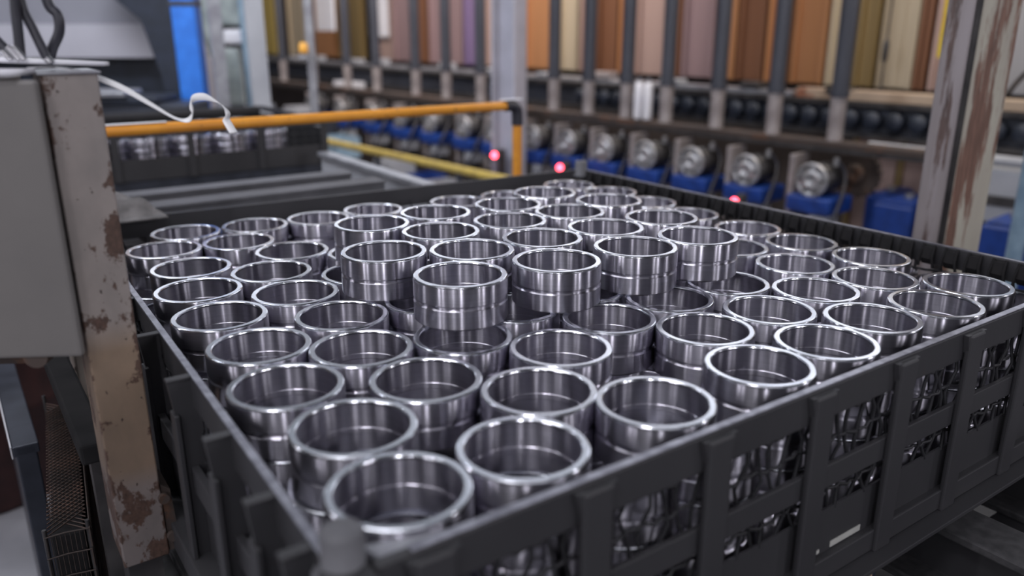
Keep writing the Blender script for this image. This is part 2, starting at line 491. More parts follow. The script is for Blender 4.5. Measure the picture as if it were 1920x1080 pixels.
MB().box((-0.40, -0.05, 1.005), (1.0, 0.05, 1.05), 0.004).build('top_rail', M['rail_orange'], tb)
MB().box((-8.0, -0.05, 1.005), (-0.42, 0.05, 1.030), 0.004).build('worn_top_rail', M['grey_top'], tb)
for i in range(14):
    x = -7.0 + i * 0.52 + random.uniform(-.1, .1)
    MB().box((x, -0.06, 1.03), (x + random.uniform(0.08, 0.2), 0.03, 1.03 + random.uniform(0.015, 0.05)), 0.006).build('bracket', M[random.choice(['pale', 'sleeve', 'iron'])], tb)
rr = thing('rusty_rail', 'narrow rust-brown rail carrying the feet of the vertical pipes', 'rail', ww(0, 0), WR)
MB().box((-6.4, -0.045, 0.830), (0.50, 0.045, 0.858), 0.004).build('rail', M['rust'], rr)
MB().box((-6.4, -0.040, 0.812), (0.50, -0.030, 0.830)).build('flange', M['iron'], rr)
wr = MB().tube([ww(-0.11, 0.1, 0.836), ww(-1.25, 0.1, 0.836)], 0.021, 16)
tag(wr.build('white_rail', M['pale']), 'pale white pipe rail passing behind the rusted column', 'rail')

# vertical pipes standing on the rail
PIPES = [0.0, 0.31, 0.63, 0.95, 1.23, 1.52, 1.81, 2.52, 2.91, 3.29, 3.84, 4.30, 4.90, 5.5]
p0 = None
for i, s in enumerate(PIPES):
    lab = 'dark vertical pipe with a paler foot sleeve on the rusty rail, %s from the right' % ORD[i]
    if p0 is None:
        p0 = thing('furnace_pipe', lab, 'pipe', ww(s, 0), WR, 'vertical pipes on the rail')
        MB().tube([(0, 0, 1.06), (0, 0, 3.6)], 0.036, 20).build('upper_pipe', M['pipe'], p0)
        MB().tube([(0, 0, 0.858), (0, 0, 1.06)], 0.034, 20).build('foot_sleeve', M['sleeve'], p0)
        MB().tube([(0, 0, 1.045), (0, 0, 1.07)], 0.041, 20).build('collar', M['pipe'], p0)
    else:
        c = copy_tree(p0, ww(s, 0)); c['label'] = lab

# drive units below the rail
def drive_unit(label, s):
    t = thing('drive_unit', label, 'motor', ww(s, -0.02), WR, 'drive units below the rusty rail')
    F = Matrix.Translation((0, -0.12, 0.70)) @ Matrix.Rotation(PI / 2, 4, 'X')
    fd = MB().lathe([(0.03, 0.0), (0.072, 0.0), (0.075, 0.004), (0.075, 0.018), (0.066, 0.022), (0.060, 0.014), (0.044, 0.014), (0.040, 0.024), (0.022, 0.026), (0.018, 0.010), (0, 0.010)], 28, M4=F).build('flange_disc', M['silver'], t)
    MB().lathe([(0, -0.16), (0.060, -0.16), (0.066, -0.15), (0.066, 0.0), (0.03, 0.0)], 24, M4=F).build('motor_body', M['iron'], t)
    bl = MB()
    for k in range(6):
        a = k * PI / 3
        bl.lathe([(0, 0.014), (0.006, 0.014), (0.006, 0.027), (0, 0.027)], 8, M4=F @ Matrix.Translation((0.054 * math.cos(a), 0.054 * math.sin(a), 0)))
    bl.build('bolts', M['iron'], fd)['kind'] = 'stuff'
    MB().box((-0.105, -0.15, 0.555), (0.105, 0.05, 0.628), 0.010).build('gear_housing', M['deep_blue'], t)
    MB().box((-0.135, -0.10, 0.45), (-0.108, 0.02, 0.795), 0.004).build('bracket', M['sleeve'], t)
    MB().box((-0.11, -0.06, 0.0), (-0.03, 0.04, 0.556), 0.004).build('pedestal', M['iron'], t)
    tbx = MB().box((0.0, -0.13, 0.475), (0.085, -0.03, 0.548), 0.006).build('terminal_box', M['pale'], t)
    MB().tube([(0.06, -0.05, 0.76), (0.06, -0.05, 0.795)], 0.012, 10).build('cable_gland', M['silver'], t)
    MB().tube(smooth_path([(0.04, -0.13, 0.50), (0.10, -0.17, 0.47), (0.13, -0.12, 0.60), (0.10, -0.03, 0.72), (0.06, -0.05, 0.785)], 5), 0.008, 8).build('cable', M['black'], tbx)
    return t
d0 = None
DU = [0.0, 0.335, 0.65, 0.95, 1.25, 1.54, 1.84, 2.2, 2.52, 2.91, 3.29, 3.7, 4.2, 4.7]
for i, s in enumerate(DU):
    lab = 'drive motor with a pale flange disc over a blue gear housing, %s from the right' % ORD[i]
    if d0 is None: d0 = drive_unit(lab, s)
    else:
        c = copy_tree(d0, ww(s, -0.02)); c['label'] = lab
# the nearest unit carries a larger rusty gear wheel
gw = MB()
prof = []
for k in range(40):
    a = 2 * PI * k / 40
    r = 0.112 if k % 2 else 0.100
    prof.append((r * math.cos(a), r * math.sin(a)))
G = Matrix.Translation((0, 0, 0)) @ Matrix.Rotation(PI / 2, 4, 'X')
gw.prism(prof, -0.016, 0.016, G)
gw.lathe([(0, 0.016), (0.045, 0.016), (0.045, 0.040), (0.02, 0.040), (0, 0.032)], 20, M4=G)
tag(gw.build('gear_wheel', M['rust'], None, ww(-0.045, 0.16, 0.70), WR), 'large rusty gear wheel behind the rightmost drive motor', 'gear')
# red pilot lamps
for s, z, lab in ((1.835, 0.625, 'small red pilot lamp glowing beside the light grey column'), (1.43, 0.59, 'small red pilot lamp glowing above the far crate corner'), (0.28, 0.58, 'small orange-red pilot lamp above the toothed right crate rail')):
    p = thing('pilot_lamp', lab, 'lamp', ww(s, -0.42 if s > 1.8 else -0.28), WR, 'red pilot lamps')
    MB().lathe([(0, -0.012), (0.013, -0.010), (0.017, 0.0), (0.013, 0.010), (0, 0.013)], 14, M4=Matrix.Translation((0, -0.02, z)) @ Matrix.Rotation(PI / 2, 4, 'X')).build('lens', M['red_lamp'], p)
    MB().tube([(0, -0.012, z), (0, 0.02, z)], 0.019, 12).build('bezel', M['iron'], p)
    MB().box((-0.02, 0.02, 0.0), (0.02, 0.05, z + 0.03)).build('post', M['iron'], p)
# blue tanks on the right
for i, (s0, s1, z1, oo) in enumerate(((-0.17, -0.08, 0.60, 0.19), (-0.36, -0.185, 0.605, 0.05), (-0.86, -0.74, 0.655, -0.26))):
    t = thing('blue_tank', ['narrow deep blue tank beside the rightmost drive motor', 'wider deep blue tank just left of the rusted column', 'deep blue tank right of the rusted column'][i], 'tank', ww((s0 + s1) / 2, oo), WR, 'deep blue tanks')
    wd = s1 - s0
    MB().box((-wd / 2, 0, 0.0), (wd / 2, 0.3, z1), 0.010).build('body', M['deep_blue'], t)
    MB().box((-wd / 2 + 0.01, 0.02, z1), (wd / 2 - 0.01, 0.28, z1 + 0.012), 0.004).build('lid', M['deep_blue'], t)
    MB().tube([(0, 0.15, z1 + 0.012), (0, 0.15, z1 + 0.03)], 0.02, 12).build('filler_cap', M['silver'], t)
# white twin bottles hanging on the line
for i, (s, z0) in enumerate(((1.12, 0.862), (1.055, 0.862))):
    b = thing('white_cylinder', 'slim white cylinder standing on the rusty rail, %s of the twin pair' % ('left' if i == 0 else 'right'), 'cylinder', ww(s, -0.025), WR, 'twin white cylinders')
    MB().lathe([(0, z0), (0.020, z0), (0.024, z0 + 0.01), (0.024, 1.03), (0.016, 1.055), (0, 1.055)], 18).build('body', M['white'], b)
    MB().tube([(0, 0, 1.055), (0, 0, 1.075)], 0.012, 12).build('cap', M['grey_top'], b)
# hanging turnbuckle cable in front of the cream panels
tc_ = thing('hanging_rod', 'thin dark hanging rod with a turnbuckle before the cream panel', 'rod', ww(0.08, 0.52), WR)
MB().tube([(0.0, 0, 1.03), (0.0, 0, 3.5)], 0.006, 8).build('rod', M['iron'], tc_)
MB().tube([(0, 0, 1.17), (0, 0, 1.19), (0, 0, 1.26), (0, 0, 1.28)], [0.006, 0.014, 0.014, 0.006], 10).build('turnbuckle', M['iron'], tc_)
ys = thing('yellow_strip', 'yellow warning strip hanging beside the rusted column', 'strip', ww(-0.37, 0.1), WR)
MB().box((-0.028, -0.006, 1.215), (0.028, 0.0, 1.9), 0.002).build('strip', M['yellow_sign'], ys)
MB().tube([(0, -0.007, 1.30), (0, -0.016, 1.30)], 0.012, 10).build('bolt', M['iron'], ys)

# grey cabinet and cable right of the rusted column
gc = thing('grey_machine', 'pale grey machine housing behind the rusted column at the frame edge', 'machine', ww(-0.80, 0.10), WR)
MB().box((-0.30, 0.0, 0.585), (0.30, 0.30, 0.80), 0.012).build('housing', M['pale'], gc)
MB().box((-0.25, -0.012, 0.66), (-0.05, 0.0, 0.70), 0.003).build('slot_cover', M['iron'], gc)
MB().tube([(0.05, -0.01, 0.74), (0.05, -0.03, 0.74)], 0.014, 12).build('knob', M['iron'], gc)
MB().box((-0.28, 0.02, 0.0), (-0.20, 0.28, 0.586)).build('leg', M['grey'], gc)
MB().box((0.20, 0.02, 0.0), (0.28, 0.28, 0.586)).build('leg', M['grey'], gc)
cb = MB().tube(smooth_path([ww(-0.50, 0.45, 1.06), ww(-0.58, 0.40, 1.16), ww(-0.70, 0.38, 1.24), ww(-0.86, 0.36, 1.42), ww(-0.95, 0.36, 1.7)], 6), 0.010, 10)
tag(cb.build('slanting_cable', M['iron']), 'dark cable slanting across the pale panel right of the rusted column', 'cable')
bp_ = MB().tube([(1.535, 2.40, 0.0), (1.535, 2.40, 1.6)], 0.024, 16)
tag(bp_.build('blue_pipe', M['sky']), 'pale blue vertical pipe at the right edge behind the crate', 'pipe')

# ------------------------------------------------------------------ columns
def hsec(w, d, t, tw):
    return [(-w / 2, -d / 2), (w / 2, -d / 2), (w / 2, -d / 2 + t), (tw / 2, -d / 2 + t), (tw / 2, d / 2 - t), (w / 2, d / 2 - t), (w / 2, d / 2), (-w / 2, d / 2), (-w / 2, d / 2 - t), (-tw / 2, d / 2 - t), (-tw / 2, -d / 2 + t), (-w / 2, -d / 2 + t)]
lc = thing('light_column', 'light grey steel column standing in front of the furnace line', 'column', ww(1.87, -0.30), math.radians(62))
MB().box((-0.075, 0.063, 0.0), (0.075, 0.075, 3.8)).build('flange', M['light_col'], lc)
MB().box((-0.075, -0.075, 0.0), (0.075, -0.063, 3.8)).build('flange', M['light_col'], lc)
MB().box((-0.006, -0.063, 0.0), (0.006, 0.063, 3.8)).build('web', M['light_col'], lc)
MB().box((-0.12, -0.12, 0.0), (0.12, 0.12, 0.015)).build('base_plate', M['grey'], lc)
rc = thing('rusted_column', 'tall rust-streaked steel column behind the right crate rail', 'column', (1.072, 1.955, 0), math.radians(-28.5))
MB().box((-0.072, -0.065, 0.0), (-0.015, 0.065, 3.4), 0.006).build('left_channel', M['column_grey'], rc)
MB().box((-0.002, -0.07, 0.0), (0.072, -0.058, 3.4), 0.003).build('flange', M['column'], rc)
MB().box((-0.002, 0.058, 0.0), (0.072, 0.07, 3.4), 0.003).build('flange', M['column'], rc)
MB().box((0.020, -0.058, 0.0), (0.032, 0.058, 3.4)).build('web', M['column'], rc)
MB().box((-0.015, -0.045, 0.0), (-0.002, 0.045, 3.4)).build('weld_strip', M['iron'], rc)
MB().box((-0.12, -0.12, 0.0), (0.12, 0.12, 0.015)).build('base_plate', M['grey'], rc)

# ------------------------------------------------------------------ orange handrail
hr = thing('orange_handrail', 'orange painted pipe handrail with a black elbow beyond the crate', 'handrail', cw(1.496, 2.1), CR)
MB().tube([(-1.75, 0, 1.101), (-0.03, 0, 1.101)], 0.0135, 20).build('top_pipe', M['orange'], hr)
MB().tube([(0, 0, 0.0), (0, 0, 1.045)], 0.0145, 20).build('end_post', M['orange'], hr)
MB().tube([(-1.70, 0, 0.0), (-1.70, 0, 1.09)], 0.0145, 20).build('far_post', M['orange'], hr)
MB().tube(smooth_path([(-0.045, 0, 1.101), (-0.02, 0, 1.100), (-0.004, 0, 1.090), (0.0, 0, 1.07), (0, 0, 1.04)], 4), 0.0175, 20).build('elbow', M['black'], hr)
MB().box((-0.06, -0.012, 1.117), (0.014, 0.012, 1.121), 0.001).build('worn_paint_glare', M['white'], hr)  # white strip stands in for the glare on the elbow's worn paint
tag(MB().box((-0.16, -0.009, 0), (0.04, 0.009, 0.002)).build('rail_top_stripe', M['strap'], None, cw(0.42, 2.1, 1.1146), CR), 'thin white stripe lying along the top of the orange handrail', 'stripe')  # white stripe laid flat on the pipe top

# ------------------------------------------------------------------ yellow guard rail and pale platform
yg = thing('yellow_guard', 'low yellow guard rail slanting behind the orange handrail', 'guard rail', ww(0.9, -1.0), WR)
MB().tube([(0, 0, 0.655), (-2.6, 0, 0.655)], 0.020, 16).build('rail', M['yellow'], yg)
for x in (0, -0.52, -1.3, -2.55):
    MB().tube([(x, 0, 0), (x, 0, 0.65)], 0.016, 12).build('post', M['slate'], yg)
pf = thing('pale_platform', 'pale grey platform plate under the yellow guard rail', 'platform', ww(1.75, -1.22), WR)
MB().box((-0.75, -0.22, 0.52), (0.85, 0.12, 0.55), 0.004).build('plate', M['pale'], pf)
for x in (-0.7, 0.7):
    MB().box((x, -0.18, 0.0), (x + 0.05, -0.13, 0.52)).build('leg', M['slate'], pf)
# far clutter bins between guard rail and drive line
for i, (s, o, c, h, wd) in enumerate(((3.35, -0.62, 'sky', 0.60, 0.26), (2.75, -0.55, 'pale', 0.50, 0.22), (2.45, -0.5, 'deep_blue', 0.44, 0.2), (2.1, -0.62, 'pale', 0.46, 0.16), (1.75, -0.55, 'blue', 0.40, 0.2), (3.9, -0.5, 'slate', 0.7, 0.3), (4.4, -0.4, 'pale', 0.72, 0.2))):
    t = thing('parts_bin', '%s open parts bin behind the yellow guard rail, %s from the right' % ({'sky': 'pale blue', 'pale': 'pale grey', 'deep_blue': 'dark blue', 'blue': 'bright blue', 'slate': 'slate'}[c], ORD[[4, 3, 2, 1, 0, 5, 6][i]]), 'bin', ww(s, o), WR, 'parts bins on the drive line')
    m_ = MB()
    m_.box((-wd / 2, -0.09, h - 0.14), (wd / 2, -0.08, h)); m_.box((-wd / 2, 0.08, h - 0.14), (wd / 2, 0.09, h))
    m_.box((-wd / 2, -0.08, h - 0.14), (-wd / 2 + 0.01, 0.08, h)); m_.box((wd / 2 - 0.01, -0.08, h - 0.14), (wd / 2, 0.08, h)); m_.box((-wd / 2, -0.08, h - 0.14), (wd / 2, 0.08, h - 0.13))
    m_.build('tub', M[c], t)
    MB().box((-wd / 2 + 0.02, -0.06, 0), (wd / 2 - 0.02, 0.06, h - 0.14)).build('stand', M['iron'], t)
wb = tag(MB().box((-0.18, -0.02, 0.80), (0.18, 0.10, 0.88), 0.01).build('white_box', M['white'], None, ww(4.68, 0.18), WR), 'small bright white box on the far drive line', 'box')

# ------------------------------------------------------------------ machine at upper left
hm = thing('hooded_machine', 'large grey hooded machine in the upper left background', 'machine', (0, 4.1, 0))
MB().prism([(-3.4, 1.19), (-1.63, 1.19), (-1.665, 1.345), (-3.4, 1.345)], -0.45, 0.0, Matrix.Rotation(PI / 2, 4, 'X')).build('hood_skirt', M['hood'], hm)
MB().prism([(-3.4, 1.346), (-1.67, 1.346), (-1.84, 1.48), (-1.87, 1.60), (-3.4, 1.60)], -0.45, -0.03, Matrix.Rotation(PI / 2, 4, 'X')).build('hood_upper', M['hood_dark'], hm)
MB().box((-3.4, 0.10, 0.9), (-1.63, 0.45, 1.189)).build('dark_opening', M['navy'], hm)
MB().box((-1.625, 0.0, 0.0), (-1.595, 0.40, 1.185), 0.006).build('side_frame', M['hood'], hm)
MB().box((-3.4, 0.0, 0.0), (-1.63, 0.45, 0.9)).build('base', M['slate'], hm)
nc = tag(MB().prism([(-1.575, 0.0), (-1.50, 0.0), (-1.50, 1.58), (-1.52, 1.60), (-1.86, 1.60), (-1.80, 1.50), (-1.64, 1.36), (-1.575, 1.10)], -0.25, 0.0, Matrix.Rotation(PI / 2, 4, 'X')).build('navy_frame', M['navy'], None, (-0.02, 3.83, 0)), 'dark navy machine frame between the grey hood and blue column', 'frame')
bc = thing('blue_column', 'bright blue steel column beside the grey hooded machine', 'column', (-1.435, 3.78, 0), 0.1)
MB().box((-0.052, -0.05, 0.0), (0.052, 0.05, 1.66), 0.008).build('post', M['blue'], bc)
MB().box((-0.056, -0.054, 1.42), (0.056, 0.054, 1.44)).build('band', M['slate'], bc)
mb_ = thing('machine_bed', 'long dark machine bed below the blue column', 'machine', (-1.75, 3.50, 0), 0.0)
MB().box((-0.70, -0.10, 0.60), (0.42, 0.16, 1.03), 0.01).build('bed', M['slate'], mb_)
MB().box((-0.70, -0.11, 1.03), (0.30, 0.12, 1.06), 0.006).build('way_cover', M['navy'], mb_)
MB().box((-0.15, -0.13, 1.06), (0.18, 0.05, 1.085), 0.008).build('slide', M['grey_top'], mb_)
MB().box((0.0, -0.12, 0.93), (0.25, -0.10, 0.96), 0.004).build('trim_strip', M['grey_top'], mb_)
MB().box((-0.68, -0.05, 0.0), (0.40, 0.12, 0.60)).build('base', M['iron'], mb_)
for x, y, wd, lab, mm in ((-1.29, 3.72, 0.055, 'beige-grey square post next to the bright blue column', 'grey_top'), (-1.12, 3.72, 0.075, 'wide pale grey square post left of the orange panels', 'pale'), (-0.885, 3.72, 0.034, 'thin grey post topped with an amber lamp', 'grey_top')):
    g = thing('grey_post', lab, 'post', (x, y, 0), 0.4)
    MB().box((-wd / 2, -wd / 2, 0.0), (wd / 2, wd / 2, 1.70), 0.003).build('tube', M[mm], g)
    MB().box((-wd, -wd, 0.0), (wd, wd, 0.012)).build('base_plate', M['grey'], g)
al = thing('amber_lamp', 'small amber signal lamp on the thin grey post', 'lamp', (-0.90, 3.66, 0))
MB().lathe([(0, 1.225), (0.018, 1.225), (0.020, 1.24), (0.018, 1.265), (0, 1.272)], 16).build('lens', M['amber_lamp'], al)
MB().box((-0.02, 0.0, 1.20), (0.02, 0.055, 1.225)).build('bracket', M['grey_top'], al)
vm = thing('valve_manifold', 'pale teal valve manifold with pipes between two grey posts', 'machine', (-1.55, 4.75, 0), 0.2)
MB().box((-0.10, 0, 0.90), (0.02, 0.12, 1.22), 0.02).build('valve_body', M['teal'], vm)
MB().box((-0.06, -0.03, 1.24), (0.16, 0.10, 1.32), 0.02).build('actuator', M['white'], vm)
MB().box((-0.12, -0.02, 1.34), (0.10, 0.12, 1.60), 0.02).build('pump_head', M['teal'], vm)
MB().tube([(0.06, -0.04, 0.7), (0.06, -0.04, 1.8)], 0.018, 12).build('pipe', M['sky'], vm)
MB().tube([(-0.13, -0.06, 0.7), (-0.13, -0.06, 1.9)], 0.022, 12).build('pipe', M['teal'], vm)
MB().box((-0.15, 0.0, 0.0), (0.18, 0.16, 0.90), 0.01).build('stand', M['slate'], vm)
hb = thing('white_board', 'white board hanging on the furnace line above the rail', 'board', ww(5.1, 0.25), WR)
MB().box((-0.17, 0, 1.30), (0.15, 0.02, 1.80), 0.003).build('sheet', M['white'], hb)
MB().tube([(-0.01, 0.01, 1.80), (-0.01, 0.01, 3.4)], 0.006, 8).build('hanger', M['iron'], hb)
pb = tag(MB().box((-0.16, 0.0, 1.22), (0.14, 0.02, 1.80), 0.003).build('pink_curtain', M['white'], None, ww(4.72, 0.57, 0.03), WR), 'bright pinkish white sheet hanging before the brown panels', 'sheet')

# ------------------------------------------------------------------ conveyor behind the crate
def beam(name, label, cat, b0, b1, a, z0, z1, group=None):
    t = thing(name, label, cat, cw((b0 + b1) / 2, a), CR, group)
    h = (b1 - b0) / 2
    MB().box((-h, 0.008, z0), (h, 0.045, z1 - 0.006)).build('web', M['grey'], t)
    MB().box((-h, 0.0, z1 - 0.006), (h, 0.07, z1)).build('top_flange', M['grey'], t)
    MB().box((-h, 0.0, z0 - 0.006), (h, 0.07, z0)).build('bottom_flange', M['grey'], t)
    for x in (-h + 0.05, h - 0.10):
        MB().box((x, 0.01, 0.0), (x + 0.05, 0.05, z0 - 0.006)).build('leg', M['slate'], t)
    return t
beam('conveyor_beam', 'grey conveyor beam running just behind the crate', 'beam', 0.10, 0.98, 1.99, 0.87, 0.935, 'conveyor beams behind the crate')
beam('conveyor_beam', 'grey conveyor beam carrying the far dark crate', 'beam', 0.10, 1.00, 2.25, 0.855, 0.918, 'conveyor beams behind the crate')
sr = thing('side_rail', 'pale worn side rail receding beside the far crate', 'rail', cw(1.06, 2.05), CR)
MB().box((0, -0.12, 0.91), (0.045, 0.62, 0.925), 0.003).build('top_plate', M['grey_top'], sr)
MB().box((0.015, -0.12, 0.82), (0.03, 0.62, 0.91)).build('web', M['pale'], sr)
for y in (0.0, 0.3, 0.56):
    MB().box((0.0, y, 0.0), (0.045, y + 0.04, 0.82)).build('leg', M['slate'], sr)

# ------------------------------------------------------------------ bearing rings
S = 1.3
RZ, RH = 0.95, 0.061
def ring_mesh(name, n):
    prof = [(0.0625, 0.0), (0.0650, 0.0025), (0.0650, 0.0268), (0.0642, 0.0276), (0.0632, 0.0290), (0.0632, 0.0315), (0.0642, 0.0329), (0.0650, 0.0337), (0.0650, 0.0580),
            (0.0646, 0.0597), (0.0639, 0.0606), (0.0630, 0.0610), (0.0575, 0.0610), (0.0566, 0.0603), (0.0561, 0.0590), (0.0564, 0.0572), (0.0564, 0.0300), (0.0555, 0.0290), (0.0555, 0.0225), (0.0564, 0.0213), (0.0564, 0.0030), (0.0585, 0.0)]
    rim = {8, 9, 10, 11, 12, 13, 14}
    mis = [1 if i in rim else 0 for i in range(len(prof))]
    mb = MB().lathe(prof, n, closed=True, mis=mis)
    return mb, [M['ring_wall'], M['ring_rim']]
mb, mm = ring_mesh('bearing_ring', 128)
ring_proto = mb.build('bearing_ring', mm)
sharpen(ring_proto, 14)
first_ring = [True]
def ring(b, a, ztop, label, group):
    if first_ring[0]:
        o = ring_proto; first_ring[0] = False
    else:
        o = ring_proto.copy(); COL.objects.link(o)
    o.location = cw(b * S, a * S, ztop - RH)
    o.rotation_euler = (0, 0, random.uniform(0, 6.28))
    return tag(o, label, 'bearing ring', group)

LOW = [(1.173,0.233), (1.059,0.240), (0.958,0.222), (0.852,0.216), (1.158,0.332), (1.246,0.385), (1.260,0.284), (1.066,0.377), (0.984,0.319), (0.883,0.312), (1.235,0.485), (0.435,0.213), (0.432,0.314), (0.535,0.226), (0.638,0.210), (0.430,0.449), (0.581,0.316), (0.505,0.383), (0.430,0.581), (0.430,0.682), (0.446,0.782), (0.432,0.884), (0.448,0.985), (0.527,0.917), (0.586,1.003), (0.689,0.993), (0.790,0.999), (0.624,0.891), (0.541,0.818), (0.526,0.714), (0.526,0.612), (0.681,0.301), (0.743,0.222), (0.779,0.324), (0.650,0.397), (0.571,0.459), (0.607,0.553), (0.617,0.653), (0.619,0.754), (0.728,0.890), (0.912,0.998), (1.020,1.011), (1.131,1.021), (1.229,1.000), (1.000,0.455), (0.911,0.409), (1.243,0.586), (1.218,0.739), (1.209,0.840),
       (0.692,0.490), (0.700,0.594), (0.708,0.698), (0.752,0.790), (0.772,0.426), (0.784,0.534), (0.792,0.638), (0.836,0.730), (0.840,0.842), (0.876,0.578), (0.920,0.670), (0.924,0.782), (0.976,0.554), (1.008,0.722), (1.012,0.834)]
UP = [(0.702,0.427), (0.686,0.543), (0.680,0.657), (0.832,0.403), (0.780,0.491), (1.005,0.769), (0.966,0.672), (0.875,0.715), (0.878,0.614), (0.777,0.592), (0.774,0.693), (0.902,0.812), (0.774,0.794), (0.674,0.757), (0.879,0.507), (0.979,0.557), (0.969,0.454)]
def rows(pts, cuts):
    out = {}
    for p in pts:
        k = sum(1 for c in cuts if p[0] > c)
        out.setdefault(k, []).append(p)
    return out
ROWN = ['front row along the front rail', 'second row from the front rail', 'third row from the front rail', 'fourth row from the front rail', 'fifth row from the front rail', 'sixth row from the front rail', 'seventh row from the front rail', 'eighth row from the front rail', 'back row along the back rail']
for k, ps in rows(LOW, [0.47, 0.56, 0.66, 0.76, 0.86, 0.95, 1.04, 1.15]).items():
    ps.sort(key=lambda p: p[1])
    for i, (a, b) in enumerate(ps):
        a = max(a, 0.4325)
        side = ' beside the left rail' if i == 0 else ''
        ring(b, a, RZ, 'steel bearing ring, %s from left in the %s' % (ORD[i], ROWN[k]), 'steel bearing rings filling the crate')
UPN = ['front row of raised layer', 'second row of raised layer', 'third row of raised layer', 'back row of raised layer']
for k, ps in rows(UP, [0.73, 0.81, 0.93]).items():
    ps.sort(key=lambda p: p[1])
    for i, (a, b) in enumerate(ps):
        ring(b, a, RZ + RH, 'grooved steel ring stacked on top, %s from left in the %s' % (ORD[i], UPN[k]), 'rings stacked in the raised layer')
# lower layers seen through the mesh windows and past the left rail
heap = MB()
lowp = [(0.0645, 0.0), (0.0650, 0.002), (0.0650, 0.059), (0.063, 0.061), (0.058, 0.061), (0.056, 0.059), (0.056, 0.0)]
for L in range(1, 4):
    z = RZ - L * RH
    for i in range(9):
        for j in range(10):
            a, b = 0.4345 + 0.1015 * i, 0.2095 + 0.1015 * j + (0.012 if i % 2 and j < 9 else 0)
            a2, b2 = a + random.uniform(0, 0.0006), b + random.uniform(0, 0.0006)
            if (i == 0 or j == 0) and L <= 2:
                ln = ['', 'second', 'third'][L]
                if i == 0:
                    lab = 'steel ring of the %s layer down, %s from left behind front mesh' % (ln, ORD[j])
                else:
                    lab = 'steel ring of the %s layer down, %s from front along left rail' % (ln, ORD[i])
                ring(b2, a2, z - 0.0002 * L, lab, 'rings in the lower layers')
            else:
                heap.lathe(lowp, 20, M4=Matrix.Translation(cw(b2 * S, a2 * S, z - RH - 0.0002 * L)), closed=True)
h_ = heap.build('ring_heap', M['ring_wall'])
tag(h_, 'buried lower layers of steel rings inside the crate', 'ring heap', None, 'stuff')

# ------------------------------------------------------------------ the crate
B0, B1, A0, A1 = 0.196, 1.510, 0.494, 1.850       # inner faces (local b, a)
ZB, ZT = 0.665, 0.9445
ct = thing('steel_crate', 'dark grey steel mesh crate full of bearing rings', 'crate', cw(0, 0), CR)
def part(name, mbx, m, under=None):
    return mbx.build(name, m, under or ct)
T = 0.011
# top rails
front_rail = part('front_rail', MB().box((B0 + 0.02, A0 - T, ZT - 0.042), (B1, A0, ZT), 0.0018), M['crate'])
part('front_rail_lip', MB().box((B0 + 0.05, A0 - T + 0.001, ZT), (B1, A0 - 0.001, ZT + 0.0015), 0.0005), M['crate_edge'], front_rail)
lr = MB()
def skew_bar(m, p, q, t, z0, z1):
    (x0, y0), (x1, y1) = p, q
    d = Vector((x1 - x0, y1 - y0, 0)).normalized(); n = Vector((-d.y, d.x, 0)) * t
    vs = [(x0, y0, z0), (x1, y1, z0), (x1 + n.x, y1 + n.y, z0), (x0 + n.x, y0 + n.y, z0)]
    vs += [(a, b, z1) for a, b, _ in vs]
    m.add(vs, [(3, 2, 1, 0), (4, 5, 6, 7), (0, 1, 5, 4), (1, 2, 6, 5), (2, 3, 7, 6), (3, 0, 4, 7)])
    return m
left_rail = part('left_rail', skew_bar(MB(), (B0 - 0.002, 0.52), (0.224, A1), 0.009, ZT - 0.040, ZT - 0.001), M['crate'])
part('left_rail_lip', skew_bar(MB(), (B0 - 0.0025, 0.52), (0.2235, A1), 0.008, ZT - 0.001, ZT + 0.0008), M['crate_edge'], left_rail)
part('back_rail', skew_bar(MB(), (0.215, 1.862), (B1, 1.782), 0.010, ZT - 0.045, ZT), M['crate'])
right_rail = part('right_rail', MB().box((1.495, A0, ZT - 0.038), (1.510, 1.79, ZT), 0.0015), M['crate'])
part('right_rail_lip', MB().box((1.4960, A0, ZT), (1.501, 1.79, ZT + 0.0012)), M['crate_edge'], right_rail)
# bottom frame and floor pan
part('bottom_rail', MB().box((B0 - 0.03, A0 - 0.016, ZB + 0.008), (B1, A0 + 0.004, ZB + 0.040), 0.002), M['crate'])
part('bottom_flange', MB().box((B0 - 0.03, A0 - 0.040, ZB), (B1, A0 + 0.004, ZB + 0.007), 0.001), M['crate'])
part('left_bottom_rail', MB().box((B0 - 0.030, A0, ZB), (B0 + 0.004, A1, ZB + 0.040), 0.002), M['crate'])
part('back_bottom_rail', MB().box((B0, A1 - 0.01, ZB), (B1, A1 + 0.010, ZB + 0.040), 0.002), M['crate'])
part('right_bottom_rail', MB().box((B1 - 0.012, A0, ZB), (B1 + 0.010, A1, ZB + 0.040), 0.002), M['crate'])
part('floor_pan', MB().box((B0, A0, ZB + 0.036), (B1, A1, ZB + 0.0405)), M['crate_in'])
front_plate = part('front_plate', MB().box((B0, A0 - 0.006, ZB + 0.04), (B1, A0 - 0.003, ZB + 0.104)), M['crate'])
part('left_plate', MB().box((B0 - 0.004, A0, ZB + 0.04), (B0 - 0.001, A1, ZB + 0.104)), M['crate'])
part('middle_rail', MB().box((B0 - 0.02, A0 - 0.012, 0.806), (B1, A0 - 0.005, 0.838), 0.0015), M['crate'])
part('left_middle_rail', MB().box((B0 - 0.014, A0, 0.795), (B0 - 0.004, A1, 0.828), 0.0015), M['crate'])
